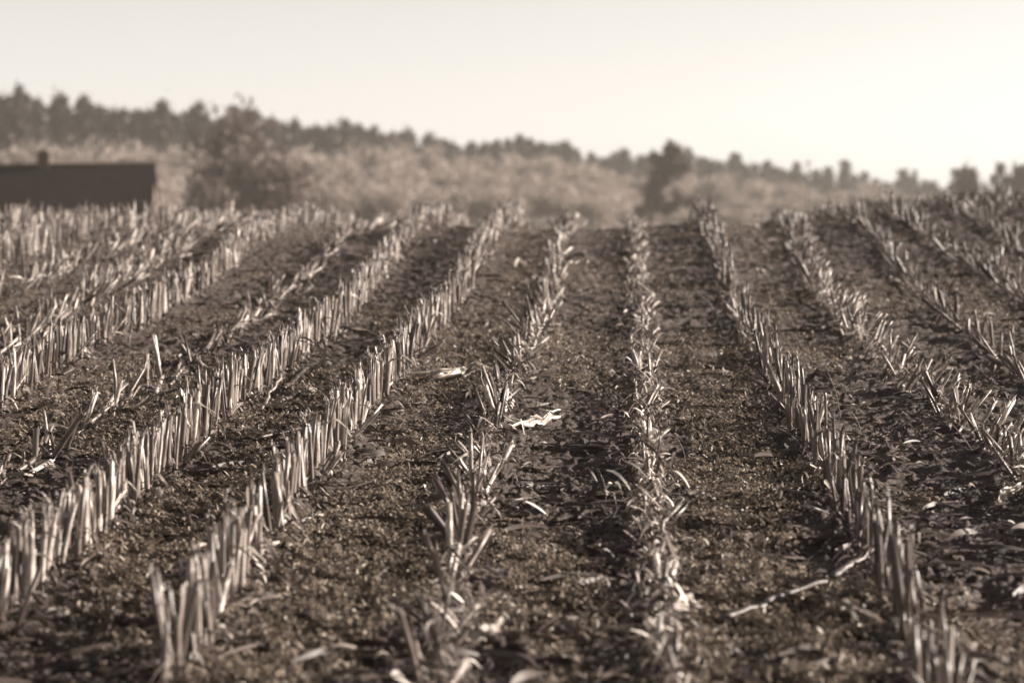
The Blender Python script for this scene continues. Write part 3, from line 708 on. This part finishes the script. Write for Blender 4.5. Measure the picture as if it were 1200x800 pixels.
def broadleaf(g, H=10.0, wide=3.2, lo=.18, nl=12, tw=60):
    "leafless or thin crowned tree: limbs fanning up with twig sprays"
    tr, cr = Acc(), Acc(); hs = np.linspace(0, H * .6, 5); tr.add(tube(np.stack([hs * .02, hs * 0, hs], 1), .2 * (1 - hs / H) + .03, 7))
    P = []; S = []; Cc = []
    for k in range(nl):
        h = H * g.uniform(lo, .55); az = g.uniform(0, 6.28); e = np.array([math.cos(az) * wide * g.uniform(.4, 1), math.sin(az) * wide * g.uniform(.4, 1), min(H * 1.0, h + H * g.uniform(.25, .5))])
        b0 = np.array([0, 0, h]); mid = b0 * .4 + e * .6 - [0, 0, .5]; tr.add(tube([b0, mid, e], [.09, .055, .02], 5, False, False))
        m = tw; q = g.uniform(.3, 1.05, m)[:, None]; p = b0 + (e - b0) * q + g.normal(0, .75, (m, 3)); P.append(p); S.append(g.uniform(.15, .4, m)); Cc.append(np.clip(g.random() * .7 + g.random(m) * .3, 0, 1))
    add_q(cr, np.concatenate(P), np.concatenate(S), g, np.concatenate(Cc)); return tr, cr
class Tmpl: pass
def tmpl(fn, name, mc, H, **kw):
    T = Tmpl(); tr, cr = fn(gW, H=H, **kw); T.H = H; T.tr, T.cr = tr, cr; T.name = name; T.mc = mc
    T.mt = tr.mesh('trunk'); T.mt.materials.append(m_bark); T.mk = cr.mesh('crown', False); T.mk.materials.append(mc); return T
round_p = [tmpl(pine, 'pine_tree', m_pine, 18, wide=w, lo=.15, dens=1.3) for w in (3.0, 3.4, 2.6, 3.2)]
cone_p = [tmpl(pine, 'spruce_tree', m_pine, 18, wide=w, lo=.12, shape='cone') for w in (3.2, 2.8, 3.4)]
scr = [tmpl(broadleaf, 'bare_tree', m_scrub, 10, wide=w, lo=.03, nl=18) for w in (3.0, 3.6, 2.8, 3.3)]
drk = [tmpl(broadleaf, 'dark_tree', m_dark, 10, wide=w, nl=30, tw=150) for w in (3.6, 2.9)]
tproto = {}
def put_tree(T, x, y, z, s, wx, label, group, cat='tree', name=None):
    if id(T) not in tproto:
        e = bpy.data.objects.new(name or T.name, None); a = bpy.data.objects.new('trunk', T.mt); b = bpy.data.objects.new('crown', T.mk); a.parent = e; b.parent = e; tproto[id(T)] = (e, a, b)
        for q in (e, a, b): C.objects.link(q)
    else:
        e0, a0, b0 = tproto[id(T)]; e, a, b = e0.copy(), a0.copy(), b0.copy()
        for q in (e, a, b): C.objects.link(q)
        a.parent = e; b.parent = e; e.name = name or T.name
    e.location = (x, y, z); e.scale = (s * wx, s * wx, s); e.rotation_euler = (0, 0, float(gW.uniform(0, 6.28)))
    e['label'] = label; e['category'] = cat
    if group: e['group'] = group
    return e
def lineY(px): return 420 + .15 * px + 0.0
sky_trees = [  # px, top py, kind (r round, c pointed), width factor, label
 (4,110,'r',1.0,'dark round pine at the far left edge of the treeline'), (25,99,'c',.9,'tallest pointed spruce of the treeline, above the barn'),
 (46,118,'r',.8,None), (63,108,'r',1.1,'dark spreading pine above the barn chimney'), (80,126,'r',.8,None), (98,111,'r',.9,'tall narrow pine above the middle of the barn roof'),
 (117,122,'c',.9,None), (140,127,'r',.9,None), (160,128,'r',.8,None), (180,117,'r',1.3,'broad round topped pine above the right end of the barn'), (207,134,'r',.9,None),
 (236,119,'r',1.15,'big domed pine just left of the dark bare thicket'), (256,148,'c',.8,None), (275,123,'c',1.2,'pointed spruce rising over the dark bare thicket'), (300,126,'r',.9,'peaked pine right of the pointed spruce over the thicket'),
 (322,136,'r',.9,None), (342,138,'r',.9,None), (364,147,'c',.8,None), (386,146,'r',.9,None), (412,139,'r',1.2,'broad domed pine standing proud of the treeline left of its middle'), (434,146,'r',.9,None), (455,156,'r',.9,None),
 (475,149,'r',.9,'small peaked pine in the middle of the sloping treeline'), (498,155,'r',1.0,None), (520,162,'r',.9,None), (545,166,'r',1.0,None), (566,168,'r',.9,None), (584,163,'c',1.0,'small pointed spruce left of the sharper spruce'),
 (610,157,'c',1.2,'sharp pointed spruce alone above the mid treeline'), (638,167,'r',1.1,None), (667,164,'c',1.0,'narrow dark spruce left of the dip in the treeline'), (690,178,'r',1.0,None), (707,184,'r',1.0,None), (725,173,'r',1.1,'rounded tree in the dip of the treeline'),
 (747,182,'r',1.0,None), (812,172,'r',1.1,'round dark pine right of the leaning dark tree'), (835,187,'r',1.1,None), (857,178,'c',1.5,'broad conical spruce right of the leaning dark tree'), (880,190,'r',1.1,None), (905,187,'r',1.2,None), (928,188,'r',1.0,None),
 (965,194,'r',1.0,None), (991,187,'c',1.5,'conical spruce right of the thin pole'), (1008,200,'r',1.0,None), (1026,208,'r',1.2,None), (1060,197,'c',1.6,'twin topped spruce standing in the low part of the treeline'), (1074,198,'r',.7,None), (1098,211,'r',1.2,None),
 (1116,214,'r',1.0,None), (1150,216,'r',1.0,None)]
for q, (px, py, kd, wf, lab) in enumerate(sky_trees):
    Y = lineY(px) + gW.uniform(-8, 8); P = at_depth(px, py + 1, Y); g0 = float(ground(P[0], Y)); H = P[2] - g0
    T = (round_p if (kd == 'r' and (lab or gW.random() < .5)) else cone_p)[int(gW.integers(0, 3))]; s = H / 18.2
    wx = wf * max(1.0, .85 / s) * 1.0
    put_tree(T, P[0], Y, g0 - .1, s, wx, lab or ('dark pine merging into the tall left part of the treeline' if px < 460 else 'dark pine merging into the low right part of the treeline' if px > 700 else 'dark pine merging into the sloping middle treeline'),
             'pines along the far treeline')
# masses behind and in front of the told-apart trees
def wood_mass(name, label, tm, pts, mat, hfun):
    A = Acc()
    for (px, Y, topy, s_w) in pts:
        P = at_depth(px, topy, Y); g0 = float(ground(P[0], Y)); T = tm[int(gW.integers(len(tm)))]; s = max(1.2, (P[2] - g0)) / T.H; az = gW.uniform(0, 6.28)
        cR, sR = math.cos(az), math.sin(az)
        for acc in (T.cr,):
            V, Q, Tt = acc.geo(); W = V.copy(); W[:, 0] = (V[:, 0] * cR - V[:, 1] * sR) * s_w + P[0]; W[:, 1] = (V[:, 0] * sR + V[:, 1] * cR) * s_w + Y; W[:, 2] = V[:, 2] * s + g0
            A.V.append(W); A.Q.append(Q + A.n); A.r.append(np.concatenate(acc.r)); A.n += len(W)
    o = obj(name, A.mesh(name, False), mat, label=label, category='woodland', kind='stuff'); o.color = (0, 0, 0, 1)
xs = [s[0] for s in sky_trees] + [1200, 1300]; tops = [s[1] for s in sky_trees] + [214, 214]
def low(px): return float(np.interp(px, xs, tops))
pts = []
for px in np.arange(-60, 1270, 6.5):
    w = min(low(px - 12), low(px), low(px + 12)); m = max(low(px - 14), low(px + 14), low(px)); m = .6 * m + .4 * low(px) + 2 + (6 if px > 880 else 0)
    pts.append((px + gW.normal(0, 2), lineY(px) + gW.uniform(15, 40), m + gW.uniform(-1, 6), 1.0))
wood_mass('dark_woods', 'unbroken dark conifer wood filling the gaps behind the treeline', [round_p[0], cone_p[1], cone_p[0], cone_p[2]], pts, m_pine, None)
pts = []
prof = ([-60, 0, 60, 130, 200, 230, 330, 350, 420, 480, 540, 620, 700, 760, 830, 900, 960, 1050, 1150, 1300], [188, 186, 180, 176, 184, 188, 180, 182, 184, 180, 188, 190, 200, 212, 217, 222, 226, 233, 236, 238])
for px in np.arange(-60, 1270, 9.0):
    tp = float(np.interp(px, *prof))
    for layer in range(3):
        Yl = 300 + layer * 35 + gW.uniform(-12, 12) + .08 * px
        pts.append((px + gW.normal(0, 5), Yl, tp + (2 - layer) * 16 + gW.normal(0, 6) - (9 if layer == 2 and gW.random() < .25 else 0), .9))
wood_mass('bare_scrub_woods', 'leafless scrub wood coloured pale for low mist before the dark pines', scr, pts, m_scrub, None)
def near_tree(T, px, topy, Y, wx, label, name):
    P = at_depth(px, topy, Y); g0 = float(ground(P[0], Y)); s = (P[2] - g0) / (T.H * 1.0); return put_tree(T, P[0], Y, g0 - .1, s, wx, label, None, name=name)
near_tree(drk[0], 258, 176, 250, .85, 'dark bare tree forming the left half of the thicket right of the barn', 'bare_tree')
near_tree(drk[1], 280, 140, 256, .72, 'dark bare tree in the middle of the thicket right of the barn', 'bare_tree')
near_tree(drk[0], 318, 184, 246, .85, 'lower sparse bare tree at the right side of the thicket', 'bare_tree')
near_tree(drk[1], 245, 215, 240, .8, 'low dark bush at the left foot of the thicket', 'bush')
# leaning dark tree right of the middle
def leaning_tree():
    Y = 290; F = at_depth(762, 245, Y); e = bpy.data.objects.new('leaning_tree', None); C.objects.link(e); g0 = float(ground(F[0], Y)); e.location = (F[0], Y, g0)
    e['label'] = 'dark leaning tree with forked crown standing before the treeline'; e['category'] = 'tree'
    def L(px, py, dy=0): p = at_depth(px, py, Y + dy); return p - np.array([F[0], Y, g0])
    tr, cr = Acc(), Acc(); b0 = L(762, 245); b0[2] = 0; b0[0] = 0
    tr.add(tube([b0, L(763, 235), L(767, 215), L(774, 200), L(783, 180)], [.3, .26, .2, .14, .06], 8)); tr.add(tube([L(768, 213), L(785, 205), L(797, 190)], [.12, .08, .04], 6)); tr.add(tube([L(765, 222), L(768, 200), L(771, 185)], [.2, .14, .05], 6))
    g = np.random.default_rng(9)
    k = Y / FPX
    cl = [(788,172,6),(782,177,6),(795,178,6),(772,184,4),(770,190,5),(786,188,8),(797,192,7),(776,200,8),(788,202,9),(768,208,8),(779,212,8),(764,218,7),(772,222,7),(762,228,7),(770,233,7),(761,238,7),(769,243,7),(757,245,7),(780,243,6),(798,233,7),(806,240,7),(788,242,6),(804,196,5)]
    for (px, py, r_) in cl:
        for _ in range(3):
            m = int(26 * r_ / 3); cpt = L(px + g.normal(0, 3.5), py + g.normal(0, 3)); p = cpt + g.normal(0, .5, (m, 3)) * r_ * k * g.uniform(.6, 1.1); p[:, 2] = np.maximum(p[:, 2], .1); add_q(cr, p, g.uniform(.12, .34, m), g, g.random(m))
    obj('trunk', tr.mesh('trunk'), m_bark, e); obj('crown', cr.mesh('crown', False), m_dark, e)
leaning_tree()
# three lollipop trees at the right edge
def lollipop(px, topy, rpx, foot, label, Y=330, kind='r', hole=False):
    Cc = at_depth(px, topy + rpx, Y); g0 = float(ground(Cc[0], Y)); e = bpy.data.objects.new('round_tree', None); C.objects.link(e); e.location = (Cc[0], Y, g0); e['label'] = label; e['category'] = 'tree'; e['group'] = 'round trees at the right end'
    k = Y / FPX; h = Cc[2] - g0; tr, cr = Acc(), Acc(); tr.add(tube([(0, 0, 0), (.1, 0, h * .5), (0, 0, h)], [.3, .22, .1], 7)); g = np.random.default_rng(int(px))
    if hole:
        tr.add(tube([(0, 0, h * .2), (-6 * k, 0, h - 18 * k), (-6 * k, 0, h - 10 * k), (0, 0, h)], [.25, .22, .2, .15], 6)); tr.add(tube([(0, 0, h * .2), (6 * k, 0, h - 18 * k), (5 * k, 0, h - 8 * k), (0, 0, h)], [.25, .22, .2, .15], 6))
        for cx_, cz_, r_, m in ((0, 0, 4.5, 240), (-7, -13, 4, 160), (7, -14, 4, 160), (0, -28, 8, 260)):
            u = g.normal(0, .55, (m, 3)); add_q(cr, np.array([cx_ * k, 0, h + cz_ * k]) + u * r_ * k, g.uniform(.15, .32, m), g, g.random(m))
    else:
        for cx_, cz_, r_, m in ((0, 0, rpx, 700), (-.3 * rpx, -.9 * rpx, rpx * .9, 400), (.5 * rpx, -1.2 * rpx, rpx, 400)):
            u = g.normal(0, .5, (m, 3)); add_q(cr, np.array([cx_ * k, 0, h + cz_ * k]) + u * r_ * k, g.uniform(.2, .42, m), g, g.random(m))
    cr.V = [np.maximum(v, [-99, -99, .05]) for v in cr.V]
    obj('trunk', tr.mesh('trunk'), m_bark, e); obj('crown', cr.mesh('crown', False), m_dark, e)
lollipop(1131, 197, 12, 240, 'round headed tree left of the looped tree at the right edge')
lollipop(1172, 193, 5, 240, 'thin looped tree with a small ball top near the right edge', hole=True)
lollipop(1198, 196, 11, 240, 'round headed tree cut by the right edge of the picture')
# pole
P = at_depth(947, 186, 340); g0 = float(ground(P[0], 340)); e = bpy.data.objects.new('utility_pole', None); C.objects.link(e); e.location = (P[0], 340, g0)
e['label'] = 'thin wooden pole standing against the treeline right of the middle'; e['category'] = 'pole'; h = P[2] - g0
a = Acc(); a.add(tube([(0, 0, 0), (0, 0, h)], [.16, .11], 8)); obj('post', a.mesh('post'), m_bark, e)
a = Acc(); a.add(bx(-.6, .6, -.17, -.11, h - .7, h - .58)); obj('cross_arm', a.mesh('cross_arm', False), m_bark, e)
# dark weeds behind the crest at the right
a = Acc(); g = np.random.default_rng(4); pp = []
for px in np.arange(985, 1215, .35):
    Y = g.uniform(34, 38); x = (px - 600) / FPX * Y; tops_ = np.interp(px, [985, 1020, 1060, 1120, 1200], [246, 235, 236, 229, 228]) + g.normal(0, 3); zt = at_depth(px, tops_, Y)[2]; z0 = float(ground(x, Y)); pp.append((x, Y, z0, zt))
V, Q, n = [], [], 0
for x, Y, z0, zt in pp:
    w = g.uniform(.012, .035); dx = g.normal(0, .05); az = g.uniform(0, 3.1); c_, s_ = math.cos(az) * w, math.sin(az) * w; zz = max(zt, z0 + .1)
    V += [(x - c_, Y - s_, z0 - .02), (x + c_, Y + s_, z0 - .02), (x + dx * .5 + c_, Y + s_, (z0 + zz) / 2), (x + dx * .5 - c_, Y - s_, (z0 + zz) / 2), (x + dx + c_ * .3, Y, zz), (x + dx - c_ * .3, Y, zz)]
    Q += [(n, n + 1, n + 2, n + 3), (n + 3, n + 2, n + 4, n + 5)]; n += 6
obj('dark_weeds', mesh_from('dark_weeds', V, Q, None, g.random(n) * .1), m_dark, label='dark dead weeds standing just over the crest at right', category='weeds', kind='stuff').color = (0, 0, 0, 1)

# ------------------------------------------------------------------ the air
V, Q, T = bx(-1250, 1250, -3, 920, float(ground(np.array([0.]), np.array([200.]))[0]) - 3, 36)
m, t = new_mat('haze_air'); pv = N(t, 'ShaderNodeVolumePrincipled'); pv.inputs['Color'].default_value = (.95, .90, .84, 1); pv.inputs['Density'].default_value = .00031; pv.inputs['Anisotropy'].default_value = .35
o_ = N(t, 'ShaderNodeOutputMaterial'); t.links.new(pv.outputs[0], o_.inputs['Volume'])
obj('haze', mesh_from('haze', V, Q, T, smooth=False), m, kind='stuff', label='thin pale haze lying over the field and wood', category='haze')
